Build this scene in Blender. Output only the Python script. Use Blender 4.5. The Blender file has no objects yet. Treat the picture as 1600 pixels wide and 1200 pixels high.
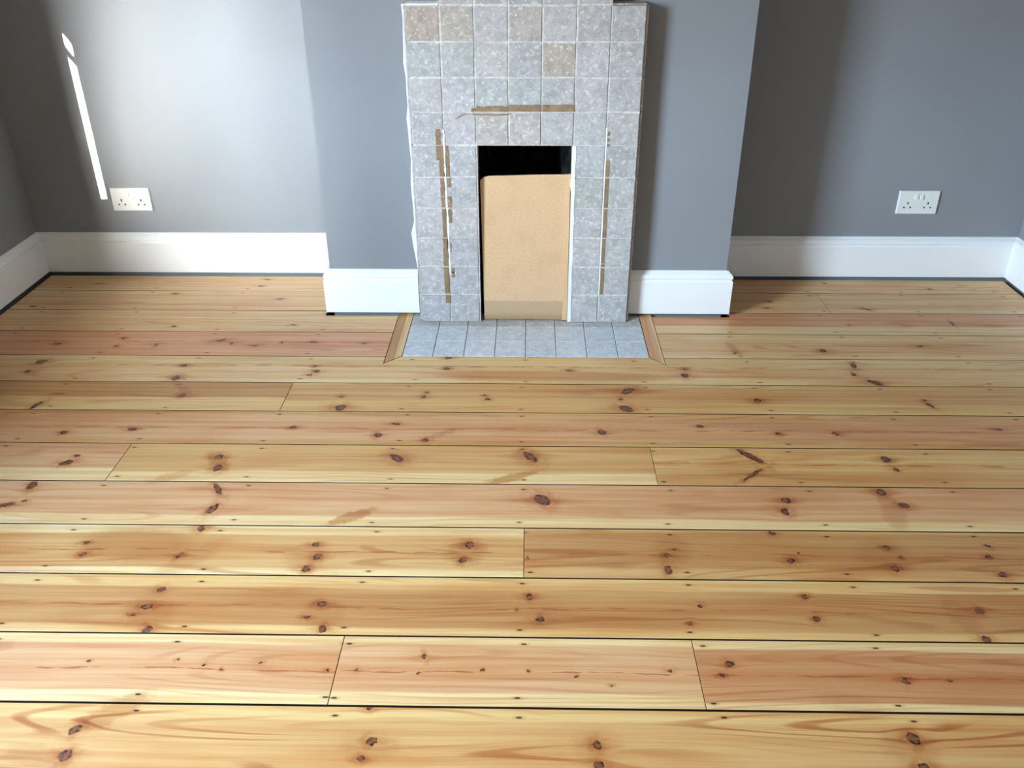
import bpy, bmesh, math, random
from mathutils import Vector, Matrix
random.seed(7)
scene = bpy.context.scene
COL = scene.collection

# ------------------------------------------------------------------ camera
CX, CD, CH = 0.0553, 2.7983, 1.2696
YAW, PITCH, ROLL, FPX = 0.0197, 0.5066, -0.0031, 1365.0
def make_camera():
    cd = bpy.data.cameras.new('camera'); cd.sensor_width = 36.0; cd.sensor_fit = 'HORIZONTAL'
    cd.lens = FPX / 1600.0 * 36.0; cd.clip_start = 0.01
    c = bpy.data.objects.new('camera', cd); COL.objects.link(c)
    cy, sy = math.cos(YAW), math.sin(YAW); cp, sp = math.cos(PITCH), math.sin(PITCH); cr, sr = math.cos(ROLL), math.sin(ROLL)
    r0 = Vector((cy, sy, 0)); f0 = Vector((-sy, cy, 0)); z = Vector((0, 0, 1))
    fw = f0 * cp - z * sp; up = f0 * sp + z * cp
    u = r0 * cr + up * sr; v = -r0 * sr + up * cr
    m = Matrix((u, v, -fw)).transposed().to_4x4(); m.translation = (CX, -CD, CH)
    c.matrix_world = m
    scene.camera = c
make_camera()

# ------------------------------------------------------------------ view
vs = scene.view_settings
vs.view_transform = 'Standard'; vs.look = 'None'; vs.gamma = 1.0; vs.use_curve_mapping = False
vs.exposure = 2.75
scene.cycles.max_bounces = 5; scene.cycles.diffuse_bounces = 4; scene.cycles.glossy_bounces = 2; scene.cycles.transparent_max_bounces = 6

# ------------------------------------------------------------------ daylight
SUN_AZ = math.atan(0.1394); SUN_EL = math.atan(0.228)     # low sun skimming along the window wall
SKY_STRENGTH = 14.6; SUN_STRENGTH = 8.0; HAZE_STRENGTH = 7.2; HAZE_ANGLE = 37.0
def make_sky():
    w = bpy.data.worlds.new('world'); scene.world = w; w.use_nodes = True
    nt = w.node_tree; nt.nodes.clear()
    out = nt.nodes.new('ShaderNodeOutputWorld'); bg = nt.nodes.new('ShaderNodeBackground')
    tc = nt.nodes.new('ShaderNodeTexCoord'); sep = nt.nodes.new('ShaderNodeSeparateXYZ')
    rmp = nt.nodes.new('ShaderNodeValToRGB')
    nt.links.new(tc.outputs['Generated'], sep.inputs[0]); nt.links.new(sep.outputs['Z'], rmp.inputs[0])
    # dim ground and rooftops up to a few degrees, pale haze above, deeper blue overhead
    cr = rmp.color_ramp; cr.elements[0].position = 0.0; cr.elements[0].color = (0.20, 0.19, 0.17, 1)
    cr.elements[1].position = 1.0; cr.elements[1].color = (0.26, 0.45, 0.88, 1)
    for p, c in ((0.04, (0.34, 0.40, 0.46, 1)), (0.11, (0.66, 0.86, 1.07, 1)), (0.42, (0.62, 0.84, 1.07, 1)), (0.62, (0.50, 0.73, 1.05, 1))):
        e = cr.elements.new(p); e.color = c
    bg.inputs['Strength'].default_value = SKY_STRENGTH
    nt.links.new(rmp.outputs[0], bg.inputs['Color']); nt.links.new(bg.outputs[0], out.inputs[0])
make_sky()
def make_sun(name, strength, angle, col, az, el):
    l = bpy.data.lights.new(name, 'SUN'); l.energy = strength; l.angle = math.radians(angle); l.color = col
    o = bpy.data.objects.new(name, l); COL.objects.link(o)
    d = Vector((math.sin(az) * math.cos(el), math.cos(az) * math.cos(el), -math.sin(el)))
    o.rotation_euler = d.to_track_quat('-Z', 'Y').to_euler(); o.location = (-6, -12, 6)
make_sun('sun', SUN_STRENGTH, 0.15, (1, 0.97, 0.9), SUN_AZ, SUN_EL)
# bright veil of haze round the low sun, fading outwards
make_sun('sun_haze', HAZE_STRENGTH, HAZE_ANGLE, (0.90, 0.97, 1.0), SUN_AZ + 0.055, 0.24)
make_sun('sun_haze_inner', 4.6, 26.0, (0.96, 0.98, 0.98), SUN_AZ + 0.02, SUN_EL)
make_sun('sun_glow', 3.6, 16.0, (1, 0.98, 0.93), SUN_AZ, SUN_EL - 0.02)
make_sun('sun_glow_inner', 1.7, 9.0, (1, 0.98, 0.92), SUN_AZ, SUN_EL)

# window opening in the left wall
WY0, WY1, WZ0, WZ1 = -2.55, -1.65, 0.75, 1.88
XL_W, XR_W, YB, ZC = -1.822, 1.8835, -5.4, 2.55
REVEAL = 0.1035
def make_portal():
    l = bpy.data.lights.new('window_portal', 'AREA'); l.shape = 'RECTANGLE'; l.size = WZ1 - WZ0; l.size_y = WY1 - WY0
    l.cycles.is_portal = True
    o = bpy.data.objects.new('window_portal', l); COL.objects.link(o)
    o.location = (XL_W - REVEAL - 0.02, (WY0 + WY1) / 2, (WZ0 + WZ1) / 2); o.rotation_euler = (0, -math.pi / 2, 0)
make_portal()

# ------------------------------------------------------------------ helpers
def S(r, g, b):
    f = lambda c: ((c / 255 + 0.055) / 1.055) ** 2.4 if c / 255 > 0.04045 else c / 255 / 12.92
    return (f(r), f(g), f(b), 1.0)
def link_obj(name, me, mat=None, parent=None, **props):
    o = bpy.data.objects.new(name, me); COL.objects.link(o)
    if mat is not None and me is not None and not me.materials: me.materials.append(mat)
    if parent is not None: o.parent = parent
    for k, v in props.items(): o[k] = v
    return o
def bm_mesh(bm, name, smooth=False):
    bmesh.ops.recalc_face_normals(bm, faces=bm.faces)
    me = bpy.data.meshes.new(name); bm.to_mesh(me); bm.free()
    if smooth:
        for p in me.polygons: p.use_smooth = True
    return me
def add_box(bm, x0, x1, y0, y1, z0, z1, bev=0.0, seg=1):
    ret = bmesh.ops.create_cube(bm, size=1.0)
    vv = ret['verts']
    for v in vv:
        v.co = Vector(((x0 + x1) / 2 + v.co.x * (x1 - x0), (y0 + y1) / 2 + v.co.y * (y1 - y0), (z0 + z1) / 2 + v.co.z * (z1 - z0)))
    if bev > 0:
        es = list({e for v in vv for e in v.link_edges})
        bmesh.ops.bevel(bm, geom=es, offset=bev, segments=seg, profile=0.5, affect='EDGES')
def box_mesh(name, *a, **k):
    bm = bmesh.new(); add_box(bm, *a, **k); return bm_mesh(bm, name)
def grid_solid(bm, us, vs_, solid, d0, d1, put):
    """cells between the us / vs_ cuts, extruded d0..d1; put(u, v, d) gives the point. Openings get walls."""
    nu, nv = len(us) - 1, len(vs_) - 1; cache = {}
    def V(i, j, k):
        if (i, j, k) not in cache: cache[(i, j, k)] = bm.verts.new(put(us[i], vs_[j], d1 if k else d0))
        return cache[(i, j, k)]
    s = lambda i, j: 0 <= i < nu and 0 <= j < nv and solid(i, j)
    for i in range(nu):
        for j in range(nv):
            if not s(i, j): continue
            for k in (0, 1): bm.faces.new([V(i, j, k), V(i + 1, j, k), V(i + 1, j + 1, k), V(i, j + 1, k)])
            for (a, b, ni, nj) in (((i, j), (i + 1, j), i, j - 1), ((i, j + 1), (i + 1, j + 1), i, j + 1), ((i, j), (i, j + 1), i - 1, j), ((i + 1, j), (i + 1, j + 1), i + 1, j)):
                if not s(ni, nj): bm.faces.new([V(*a, 0), V(*b, 0), V(*b, 1), V(*a, 1)])
def poly_solid(bm, pts, z0, z1, bev=0.0):
    """extruded polygon given in XY"""
    lo = [bm.verts.new((x, y, z0)) for x, y in pts]; hi = [bm.verts.new((x, y, z1)) for x, y in pts]
    top = bm.faces.new(hi); bm.faces.new(lo[::-1]); n = len(pts)
    for i in range(n): bm.faces.new([lo[i], lo[(i + 1) % n], hi[(i + 1) % n], hi[i]])
    bmesh.ops.recalc_face_normals(bm, faces=bm.faces)
    if bev > 0: bmesh.ops.bevel(bm, geom=list(top.edges), offset=bev, segments=1, affect='EDGES')

class NT:
    """thin wrapper for node building"""
    def __init__(self, name):
        self.m = bpy.data.materials.new(name); self.m.use_nodes = True
        self.t = self.m.node_tree; self.t.nodes.clear()
        self.out = self.t.nodes.new('ShaderNodeOutputMaterial'); self.b = self.t.nodes.new('ShaderNodeBsdfPrincipled')
        self.t.links.new(self.b.outputs[0], self.out.inputs['Surface'])
    def set(self, inp, v):
        if hasattr(v, 'is_output'): self.t.links.new(v, inp)
        elif v is not None: inp.default_value = v
    def math(self, op, a, b=None, c=None, clamp=False):
        n = self.t.nodes.new('ShaderNodeMath'); n.operation = op; n.use_clamp = clamp
        for i, v in enumerate((a, b, c)): self.set(n.inputs[i], v) if v is not None else None
        return n.outputs[0]
    def vmath(self, op, a, b=None):
        n = self.t.nodes.new('ShaderNodeVectorMath'); n.operation = op
        self.set(n.inputs[0], a)
        if b is not None: self.set(n.inputs[1], b)
        return n.outputs['Value'] if op in ('LENGTH', 'DOT_PRODUCT') else n.outputs[0]
    def xyz(self, x, y, z):
        n = self.t.nodes.new('ShaderNodeCombineXYZ')
        for i, v in enumerate((x, y, z)): self.set(n.inputs[i], v)
        return n.outputs[0]
    def sep(self, v):
        n = self.t.nodes.new('ShaderNodeSeparateXYZ'); self.set(n.inputs[0], v); return n.outputs
    def noise(self, vec, scale=1.0, detail=2.0, rough=0.5, color=False, dist=0.0):
        n = self.t.nodes.new('ShaderNodeTexNoise'); self.set(n.inputs['Vector'], vec)
        n.inputs['Scale'].default_value = scale; n.inputs['Detail'].default_value = detail; n.inputs['Roughness'].default_value = rough; n.inputs['Distortion'].default_value = dist
        return n.outputs['Color'] if color else n.outputs[0]
    def rng(self, v, a, b, c=0.0, d=1.0, smooth=True):
        n = self.t.nodes.new('ShaderNodeMapRange'); n.interpolation_type = 'SMOOTHSTEP' if smooth else 'LINEAR'
        for i, k in enumerate((v, a, b, c, d)): self.set(n.inputs[i], k)
        return n.outputs[0]
    def mix(self, f, a, b, mode='MIX'):
        n = self.t.nodes.new('ShaderNodeMix'); n.data_type = 'RGBA'; n.blend_type = mode; n.clamp_factor = True
        self.set(n.inputs[0], f); self.set(n.inputs[6], a); self.set(n.inputs[7], b)
        return n.outputs[2]
    def ramp(self, f, stops):
        n = self.t.nodes.new('ShaderNodeValToRGB'); self.set(n.inputs[0], f); cr = n.color_ramp
        cr.elements[0].position, cr.elements[0].color = stops[0]; cr.elements[1].position, cr.elements[1].color = stops[-1]
        for p, c in stops[1:-1]:
            e = cr.elements.new(p); e.color = c
        return n.outputs
    def mapping(self, v, loc, rot, scl):
        n = self.t.nodes.new('ShaderNodeMapping'); n.vector_type = 'TEXTURE'; self.set(n.inputs[0], v)
        n.inputs[1].default_value = loc; n.inputs[2].default_value = rot; n.inputs[3].default_value = scl
        return n.outputs[0]
    def pos(self): return self.t.nodes.new('ShaderNodeNewGeometry').outputs['Position']
    def obj(self): return self.t.nodes.new('ShaderNodeTexCoord').outputs['Object']
    def bump(self, h, strength, dist):
        n = self.t.nodes.new('ShaderNodeBump'); n.inputs['Strength'].default_value = strength; n.inputs['Distance'].default_value = dist
        self.set(n.inputs['Height'], h); self.t.links.new(n.outputs[0], self.b.inputs['Normal'])
    def done(self, color=None, rough=0.5, spec=0.5):
        if color is not None: self.set(self.b.inputs['Base Color'], color)
        self.set(self.b.inputs['Roughness'], rough); self.set(self.b.inputs['Specular IOR Level'], spec)
        return self.m

def mat_paint(name, col, rough=0.55, var=0.04, bump=0.15, spec=0.4):
    n = NT(name); p = n.pos()
    a = n.noise(p, 1.7, 3); b = n.noise(p, 140, 3)
    c = n.mix(n.rng(a, 0.3, 0.7), tuple(v * (1 - var) for v in col[:3]) + (1,), tuple(min(1, v * (1 + var)) for v in col[:3]) + (1,))
    n.bump(b, bump, 0.0006)
    return n.done(c, rough, spec)
M_WALL = mat_paint('blue_grey_wall_paint', S(141, 143, 146), 0.5)
M_CEIL = mat_paint('white_ceiling_paint', S(214, 212, 206), 0.8)
M_TRIM = mat_paint('white_gloss_woodwork_paint', S(245, 245, 243), 0.32, 0.02, 0.08, 0.5)
M_PLASTIC = mat_paint('white_socket_plastic', S(232, 232, 226), 0.3, 0.01, 0.02, 0.5)
M_DARKHOLE = mat_paint('dark_pin_hole', S(40, 38, 36), 0.7, 0.05, 0.0, 0.2)
M_EDGE = mat_paint('dirty_board_edge', S(58, 42, 28), 0.9, 0.2, 0.1, 0.1)
M_SUB = mat_paint('dark_underfloor', S(10, 8, 6), 0.95, 0.2, 0.1, 0.0)

# ------------------------------------------------------------------ pine boards
KNOTS = [(-1.4742,-0.3848,0.0202,0.0121,0.3422),(-1.4854,-0.4511,0.0119,0.0104,0.0131),(-1.0147,-0.4048,0.014,0.0086,0.013),(-1.0118,-0.4861,0.0136,0.0162,0.0132),(-0.6065,-0.4038,0.008,0.0068,0.013),(-0.5945,-0.4374,0.0118,0.0092,0.0131),(-0.6107,-0.4624,0.0098,0.0074,0.0131),(-0.1935,-0.4153,0.0109,0.0084,0.0131),(0.1831,-0.423,0.0118,0.0067,0.0131),(0.5417,-0.4099,0.0099,0.0084,0.0131),(0.5363,-0.4514,0.0126,0.0143,0.0132),(1.0688,-0.3798,0.0099,0.017,0.013),(1.0512,-0.4365,0.0088,0.0123,0.0131),(1.0973,-0.4883,0.0279,0.0121,-0.775),(-0.1936,-0.342,0.0122,0.011,0.0129),(-1.3252,-0.5866,0.0113,0.0046,0.0134),(-1.3562,-0.6541,0.0281,0.0088,1.1523),(-0.9559,-0.5919,0.015,0.0095,0.0134),(-0.4896,-0.5932,0.0075,0.006,0.0134),(-0.4775,-0.6566,0.0165,0.018,0.0136),(-0.2402,-0.5645,0.0075,0.0069,0.0134),(-0.2462,-0.5911,0.0075,0.0094,0.0134),(-0.0587,-0.6035,0.0102,0.0074,0.0135),(-0.069,-0.5812,0.0056,0.0057,0.0134),(0.3528,-0.5489,0.0271,0.0138,0.8005),(0.3381,-0.6527,0.0254,0.0155,-0.7659),(0.3268,-0.5983,0.0065,0.0056,0.0135),(0.7221,-0.6003,0.012,0.0111,0.0135),(1.2092,-0.6219,0.0168,0.0077,-1.0184),(1.2044,-0.5938,0.0074,0.0055,0.0135),(-1.2079,-0.8004,0.0112,0.0092,0.4689),(-1.0272,-0.7801,0.0141,0.0083,0.0138),(-0.5876,-0.7654,0.0106,0.0073,0.0138),(-0.3071,-0.7428,0.0124,0.0067,0.0138),(-0.3475,-0.8015,0.0122,0.0129,0.0139),(-0.216,-0.8253,0.0103,0.0102,0.0139),(0.2591,-0.7785,0.0122,0.0131,0.0138),(0.5319,-0.7433,0.0123,0.0083,0.0138),(0.7372,-0.78,0.0087,0.0081,0.0139),(0.8928,-0.7765,0.012,0.0068,-0.5592),(1.3408,-0.7487,0.0139,0.0059,0.0138),(-1.1194,-0.9121,0.0084,0.006,0.0141),(-1.1344,-0.945,0.0197,0.0115,0.4781),(-0.7469,-0.9128,0.0134,0.012,0.0141),(-0.7347,-0.9625,0.0131,0.0173,0.0142),(-0.2819,-0.9122,0.0247,0.013,-0.7921),(0.0657,-0.9014,0.0323,0.0131,-0.968),(0.9841,-0.9003,0.0132,0.0148,0.0141),(0.9944,-0.9465,0.0091,0.0063,-1.1936),(0.637,-0.8903,0.0478,0.0112,-0.8352),(0.625,-0.9744,0.0464,0.0059,0.7405),(-1.1715,-1.0469,0.0127,0.0189,0.0144),(-1.1585,-1.11,0.0078,0.0051,0.0145),(-1.1939,-1.1258,0.0221,0.0086,0.3656),(-0.706,-1.0536,0.0319,0.0077,-0.9775),(-0.6931,-1.1337,0.0241,0.0107,-1.9151),(0.0935,-1.0867,0.0275,0.0175,-0.986),(0.6813,-1.0807,0.0123,0.0128,0.0145),(0.6685,-1.125,0.0121,0.0148,0.0146),(0.9211,-1.0435,0.0137,0.0143,-0.6017),(0.9579,-1.0971,0.0145,0.0125,-0.5355),(-0.9371,-1.2629,0.0073,0.0056,0.0148),(-0.9294,-1.3026,0.0108,0.0074,0.6641),(-0.6958,-1.2088,0.0089,0.0117,0.0147),(-0.7115,-1.3036,0.0125,0.0063,1.0565),(-0.4189,-1.2608,0.0094,0.0089,0.0149),(-0.4068,-1.3034,0.0092,0.0107,0.0149),(-0.4219,-1.3437,0.0097,0.0114,0.015),(-0.0726,-1.2579,0.0115,0.0134,0.0149),(-0.0829,-1.3084,0.0099,0.0106,0.015),(0.0599,-1.2996,0.0035,0.0054,0.015),(0.3669,-1.2875,0.0092,0.0086,0.0149),(0.363,-1.3361,0.0097,0.0144,0.015),(0.3845,-1.2677,0.005,0.0048,0.0149),(0.6174,-1.2058,0.0098,0.0069,-0.7652),(0.636,-1.3027,0.0098,0.0095,0.015),(0.6595,-1.2745,0.0043,0.0039,0.0149),(0.862,-1.254,0.0097,0.0073,-0.5911),(0.8543,-1.3245,0.0083,0.0114,0.015),(0.8819,-1.2884,0.0042,0.0043,0.015),(1.0879,-1.2453,0.0072,0.0049,-0.8685),(1.0735,-1.2813,0.0098,0.0054,0.0149),(1.0783,-1.3396,0.0082,0.0102,0.0151),(-0.7117,-1.4125,0.0103,0.009,1.2603),(-0.7224,-1.4641,0.0132,0.0074,0.0153),(-0.7423,-1.4873,0.0065,0.0036,0.0153),(-0.6976,-1.5285,0.0102,0.0113,0.0154),(-0.3647,-1.4506,0.0119,0.0094,0.0153),(-0.3887,-1.4882,0.0065,0.0036,0.0153),(-0.3491,-1.5213,0.0096,0.0113,0.0154),(0.0636,-1.4233,0.008,0.0095,0.0152),(0.038,-1.4617,0.0033,0.0037,0.0153),(0.0845,-1.4871,0.0103,0.009,0.0154),(0.4131,-1.4448,0.0059,0.0065,0.0153),(0.3857,-1.4935,0.0051,0.0044,0.0154),(0.6345,-1.4151,0.008,0.0076,0.0152),(0.6424,-1.4789,0.009,0.0089,0.0154),(0.9782,-1.45,0.0104,0.0101,0.0153),(0.9574,-1.5286,0.0104,0.0096,-0.9367),(-0.6093,-1.6057,0.0039,0.0035,0.0156),(-0.5539,-1.6186,0.0043,0.004,0.0156),(-0.5185,-1.6281,0.003,0.0031,0.0156),(-0.4482,-1.612,0.0043,0.004,0.0156),(-0.3182,-1.6266,0.0042,0.0039,0.0156),(-0.7777,-1.6111,0.0049,0.0032,0.0156),(-0.2631,-1.6254,0.0054,0.0036,0.0156),(-0.1383,-1.5902,0.0099,0.0036,-1.3418),(-0.1447,-1.6316,0.0036,0.004,0.0157),(-0.025,-1.6217,0.0054,0.0039,0.0156),(0.0625,-1.6222,0.0031,0.0031,0.0156),(0.1512,-1.6347,0.0033,0.0034,0.0157),(0.2151,-1.6559,0.0035,0.0035,0.0157),(0.3272,-1.619,0.006,0.0039,0.0156),(0.4422,-1.6,0.0079,0.0079,0.0156),(0.4229,-1.6285,0.0054,0.0049,0.0157),(0.7596,-1.6359,0.0083,0.0076,0.0157),(0.8425,-1.6346,0.0047,0.0027,0.0157),(-0.732,-1.7695,0.0133,0.0095,0.8075),(-0.7256,-1.8217,0.012,0.0127,0.016),(-0.2241,-1.7145,0.0057,0.0057,0.0158),(-0.2084,-1.7844,0.011,0.0085,0.016),(-0.2217,-1.8195,0.0076,0.0063,0.0161),(0.1796,-1.7841,0.0093,0.011,0.016),(0.18,-1.8272,0.0096,0.0099,0.0161),(0.7256,-1.7636,0.011,0.0132,0.016),(0.7225,-1.8209,0.0107,0.0098,0.0161),(-1.4839,-0.258,0.0147,0.0075,0.0127),(-1.2813,-0.2159,0.0085,0.0072,0.0126),(-1.2847,-0.2743,0.0063,0.007,0.0127),(-1.1565,-0.2633,0.0063,0.0117,0.0127),(-0.9553,-0.2276,0.0206,0.009,0.4939),(-0.9128,-0.2489,0.0042,0.0057,0.0127),(-0.8338,-0.2639,0.0104,0.0065,0.0127),(-0.7491,-0.2416,0.0063,0.0066,0.0127),(-0.6461,-0.2365,0.0095,0.0066,0.0127),(-0.481,-0.2406,0.0084,0.0061,0.0127),(1.0044,-0.2773,0.0123,0.0118,0.0128),(1.328,-0.2396,0.0124,0.0065,0.0127),(0.7198,-0.299,0.0061,0.0081,0.0128),(-1.1485,-0.1214,0.0098,0.0061,0.0124),(-0.7461,-0.1046,0.0099,0.0051,0.0124),(1.5035,-0.0655,0.0206,0.0049,-1.5684),(1.1477,-0.0827,0.0054,0.0071,0.0124),(-1.2468,0.1592,0.0118,0.0066,0.0118),(-0.8446,0.1167,0.0117,0.0064,0.0119),(-1.7142,0.0405,0.0138,0.0073,0.012),(0.9261,0.1147,0.0104,0.0069,0.012),(0.9036,0.058,0.0091,0.0056,0.0121),(1.2496,0.0512,0.0198,0.0069,-0.5777),(-1.5658,0.2499,0.0134,0.0057,0.0116),(-0.9404,0.3024,0.011,0.0058,0.0115),(-0.9495,0.2358,0.0109,0.0056,0.0116),(1.1756,0.2855,0.006,0.0075,0.0116),(1.5453,0.2342,0.0059,0.0073,0.0117),]
STAINS = [(0.0191,-0.9942,0.0729,0.0159,0.4052,0.75),(-0.3573,-1.1608,0.067,0.017,0.5485,0.7),(-0.8208,-1.2657,0.1359,0.0688,-0.0841,0.5),(0.1262,-0.4609,0.3697,0.0367,-0.0089,0.6),(-0.1759,-0.7926,0.052,0.0149,0.6106,0.45),(-0.7429,-0.9365,0.06,0.0207,-0.8863,0.45),(-0.8433,-1.0037,0.054,0.0181,0.4977,0.4),(0.9221,-1.1225,0.0843,0.0266,-1.6448,0.35),(0.8457,-1.2761,0.0574,0.0607,-0.729,0.25),(0.9355,-1.4607,0.0552,0.027,-1.3828,0.3),(-0.6831,-1.3075,0.0911,0.0315,0.8032,0.3),(-0.0798,-1.2812,0.0489,0.0477,-0.0745,0.35),(-0.4281,-1.3037,0.0492,0.0463,-0.0725,0.3),(-0.3577,-1.4714,0.0542,0.0462,-0.1204,0.28),(0.6924,-1.0494,0.1371,0.0432,-0.101,0.2),(-0.7149,-1.4769,0.0575,0.0474,-0.1774,0.25),(-0.2363,-1.451,0.3985,0.0371,-0.0316,0.18),(0.3806,-1.27,0.045,0.0526,-0.4929,0.25),(0.7201,-0.2672,0.0518,0.017,-1.3288,0.45),(0.5901,-0.9408,0.0961,0.0352,-0.1058,0.3),(-0.6791,-1.7259,0.0671,0.026,0.7,0.5),(0.643,-1.6908,0.0655,0.0279,-0.2952,0.2),(0.2785,-0.5071,0.1146,0.0397,-0.125,0.3),(-0.9774,-0.5395,0.0635,0.0153,-0.8208,0.35),(0.7874,-0.7465,0.2254,0.0336,-0.0304,0.3),(-0.2823,-0.9093,0.0518,0.0404,-0.1592,0.25),(0.0657,-0.9073,0.0576,0.0411,-0.1938,0.3),(-0.7696,-1.8237,0.0724,0.0231,-0.1596,0.25),(0.7131,-1.7781,0.0513,0.0423,-0.2391,0.25),(0.1816,-1.7866,0.0439,0.0393,-0.1619,0.2),(-0.2137,-1.793,0.0566,0.033,-0.1218,0.22),(0.9643,-0.4417,0.3088,0.033,-0.0134,0.25),]

NAIL_X0, NAIL_DX = 0.05, 0.3448
ROWS = [0.366, 0.190, 0.0135, -0.160, -0.3365, -0.5095, -0.6775, -0.850, -1.023, -1.1955, -1.365, -1.5375, -1.709, -1.882]
def pine(name, y0, y1, x0, x1, heart, sap, lo, hi, seed, rings=0.5, streak=1.0, blotch=1.0, nails=True, along_y=False, pith=None):
    n = NT(name); P = n.pos(); px, py, pz = n.sep(P)
    if along_y: px, py = py, px
    flat = n.xyz(px, py, 0.0)
    wob = n.noise(flat, 70.0, 1, 0.6, color=True)
    wobv = n.vmath('MULTIPLY', n.vmath('SUBTRACT', wob, (0.5, 0.5, 0.5)), (0.011, 0.009, 0.0))
    wob2 = n.vmath('MULTIPLY', n.vmath('SUBTRACT', n.noise(flat, 190.0, 0, 0.6, color=True), (0.5, 0.5, 0.5)), (0.005, 0.004, 0.0))
    pw = n.vmath('ADD', n.vmath('ADD', flat, wobv), wob2)
    dmin = None; disp = None; emin = None
    if not along_y:
        for (kx, ky, rx, ry, an) in KNOTS:
            if not (y1 - 0.004 < ky < y0 + 0.004 and x0 - 0.02 < kx < x1 + 0.02): continue
            rx2, ry2 = max(rx * 0.88, 0.003), max(ry * 0.9, 0.0024)
            d = n.vmath('LENGTH', n.mapping(pw, (kx, ky, 0), (0, 0, an), (rx2, ry2, 1)))
            dmin = d if dmin is None else n.math('MINIMUM', dmin, d)
            if rx * ry > 2.2e-5:
                e = n.vmath('LENGTH', n.mapping(flat, (kx, ky, 0), (0, 0, 0), (max(rx2, ry2) * 5.5, max(ry2, 0.008) * 3.0, 1)))
                e2 = n.vmath('LENGTH', n.mapping(pw, (kx, ky, 0), (0, 0, 0), (max(rx2, ry2) * 6.0, max(ry2, 0.006) * 1.7, 1)))
                emin = e2 if emin is None else n.math('MINIMUM', emin, e2)
                g = n.math('MULTIPLY', n.rng(e, 0.0, 1.0, -0.85, 0.0), n.math('SUBTRACT', py, ky))
                disp = g if disp is None else n.math('ADD', disp, g)
    yy = py if disp is None else n.math('ADD', py, disp)
    low = n.noise(n.xyz(n.math('MULTIPLY', px, 1.3), n.math('MULTIPLY', py, 3.0), seed * 3.1), 1.0, 2)
    yy = n.math('ADD', yy, n.math('MULTIPLY', n.math('SUBTRACT', low, 0.5), 0.03))
    fine = n.noise(n.xyz(n.math('MULTIPLY', px, 5.0), n.math('MULTIPLY', yy, 420.0), seed), 1.0, 3, 0.6)
    mid = n.noise(n.xyz(n.math('MULTIPLY', px, 1.1), n.math('MULTIPLY', yy, 60.0), seed + 4.0), 1.0, 3, 0.55)
    # growth rings: contours of a long smooth field, closing into flame shapes
    fld = n.noise(n.xyz(n.math('MULTIPLY', px, 0.9), n.math('MULTIPLY', yy, 9.0), seed + 9.0), 1.0, 1, 0.4)
    ph = n.math('ADD', n.math('MULTIPLY', fld, 95.0), n.math('MULTIPLY', yy, 120.0))
    ring = n.rng(n.math('SINE', ph), 0.35, 1.0)
    ringmod = n.rng(n.noise(n.xyz(n.math('MULTIPLY', px, 1.6), n.math('MULTIPLY', py, 14.0), seed + 2.0), 1.0, 1), 0.42, 0.66)
    ring = n.math('MULTIPLY', ring, ringmod)
    # heartwood band between pale sapwood edges
    t = n.math('DIVIDE', n.math('SUBTRACT', n.math('ADD', py, n.math('MULTIPLY', n.math('SUBTRACT', n.noise(n.xyz(n.math('MULTIPLY', px, 2.2), seed, 0.0), 1.0, 2), 0.5), 0.022)), y1), y0 - y1)
    hm = n.math('MULTIPLY', n.rng(t, lo - 0.02, lo + 0.03), n.rng(t, hi - 0.03, hi + 0.02, 1.0, 0.0))
    c = n.mix(hm, sap, heart)
    c = n.mix(n.math('MULTIPLY', n.rng(mid, 0.35, 0.72), 0.52 * streak), c, n.mix(1.0, c, S(226, 178, 128), 'MULTIPLY'))
    c = n.mix(n.math('MULTIPLY', n.rng(fine, 0.4, 0.75), 0.28 * streak), c, n.mix(1.0, c, S(205, 160, 118), 'MULTIPLY'))
    bl = n.noise(n.xyz(n.math('MULTIPLY', px, 3.0), n.math('MULTIPLY', py, 9.0), seed + 7.0), 1.0, 2)
    c = n.mix(n.math('MULTIPLY', n.rng(bl, 0.45, 0.75), 0.40 * blotch), c, n.mix(1.0, c, S(232, 190, 140), 'MULTIPLY'))
    c = n.mix(n.math('MULTIPLY', ring, 0.72 * rings), c, n.mix(1.0, c, S(200, 138, 92), 'MULTIPLY'))
    # fine broken resin lines
    rl = n.noise(n.xyz(n.math('MULTIPLY', px, 6.0), n.math('MULTIPLY', yy, 260.0), seed + 13.0), 1.0, 2)
    c = n.mix(n.math('MULTIPLY', n.rng(rl, 0.71, 0.80), 0.5), c, S(150, 92, 52))
    if pith is not None:   # broken red-brown line left by the pith
        tp = n.math('SUBTRACT', n.math('ADD', t, n.math('MULTIPLY', n.math('SUBTRACT', n.noise(n.xyz(n.math('MULTIPLY', px, 11.0), seed, 3.0), 1.0, 3), 0.5), 0.10)), pith)
        wdt = n.rng(n.noise(n.xyz(n.math('MULTIPLY', px, 16.0), n.math('MULTIPLY', py, 60.0), seed + 5.0), 1.0, 3), 0.42, 0.66, 0.0, 0.032)
        pm = n.rng(n.math('ABSOLUTE', tp), 0.0, wdt, 0.85, 0.0)
        c = n.mix(n.rng(n.math('ABSOLUTE', tp), 0.0, 0.12, 0.25, 0.0), c, n.mix(1.0, c, S(238, 196, 150), 'MULTIPLY'))
        c = n.mix(pm, c, S(150, 78, 44))
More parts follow.
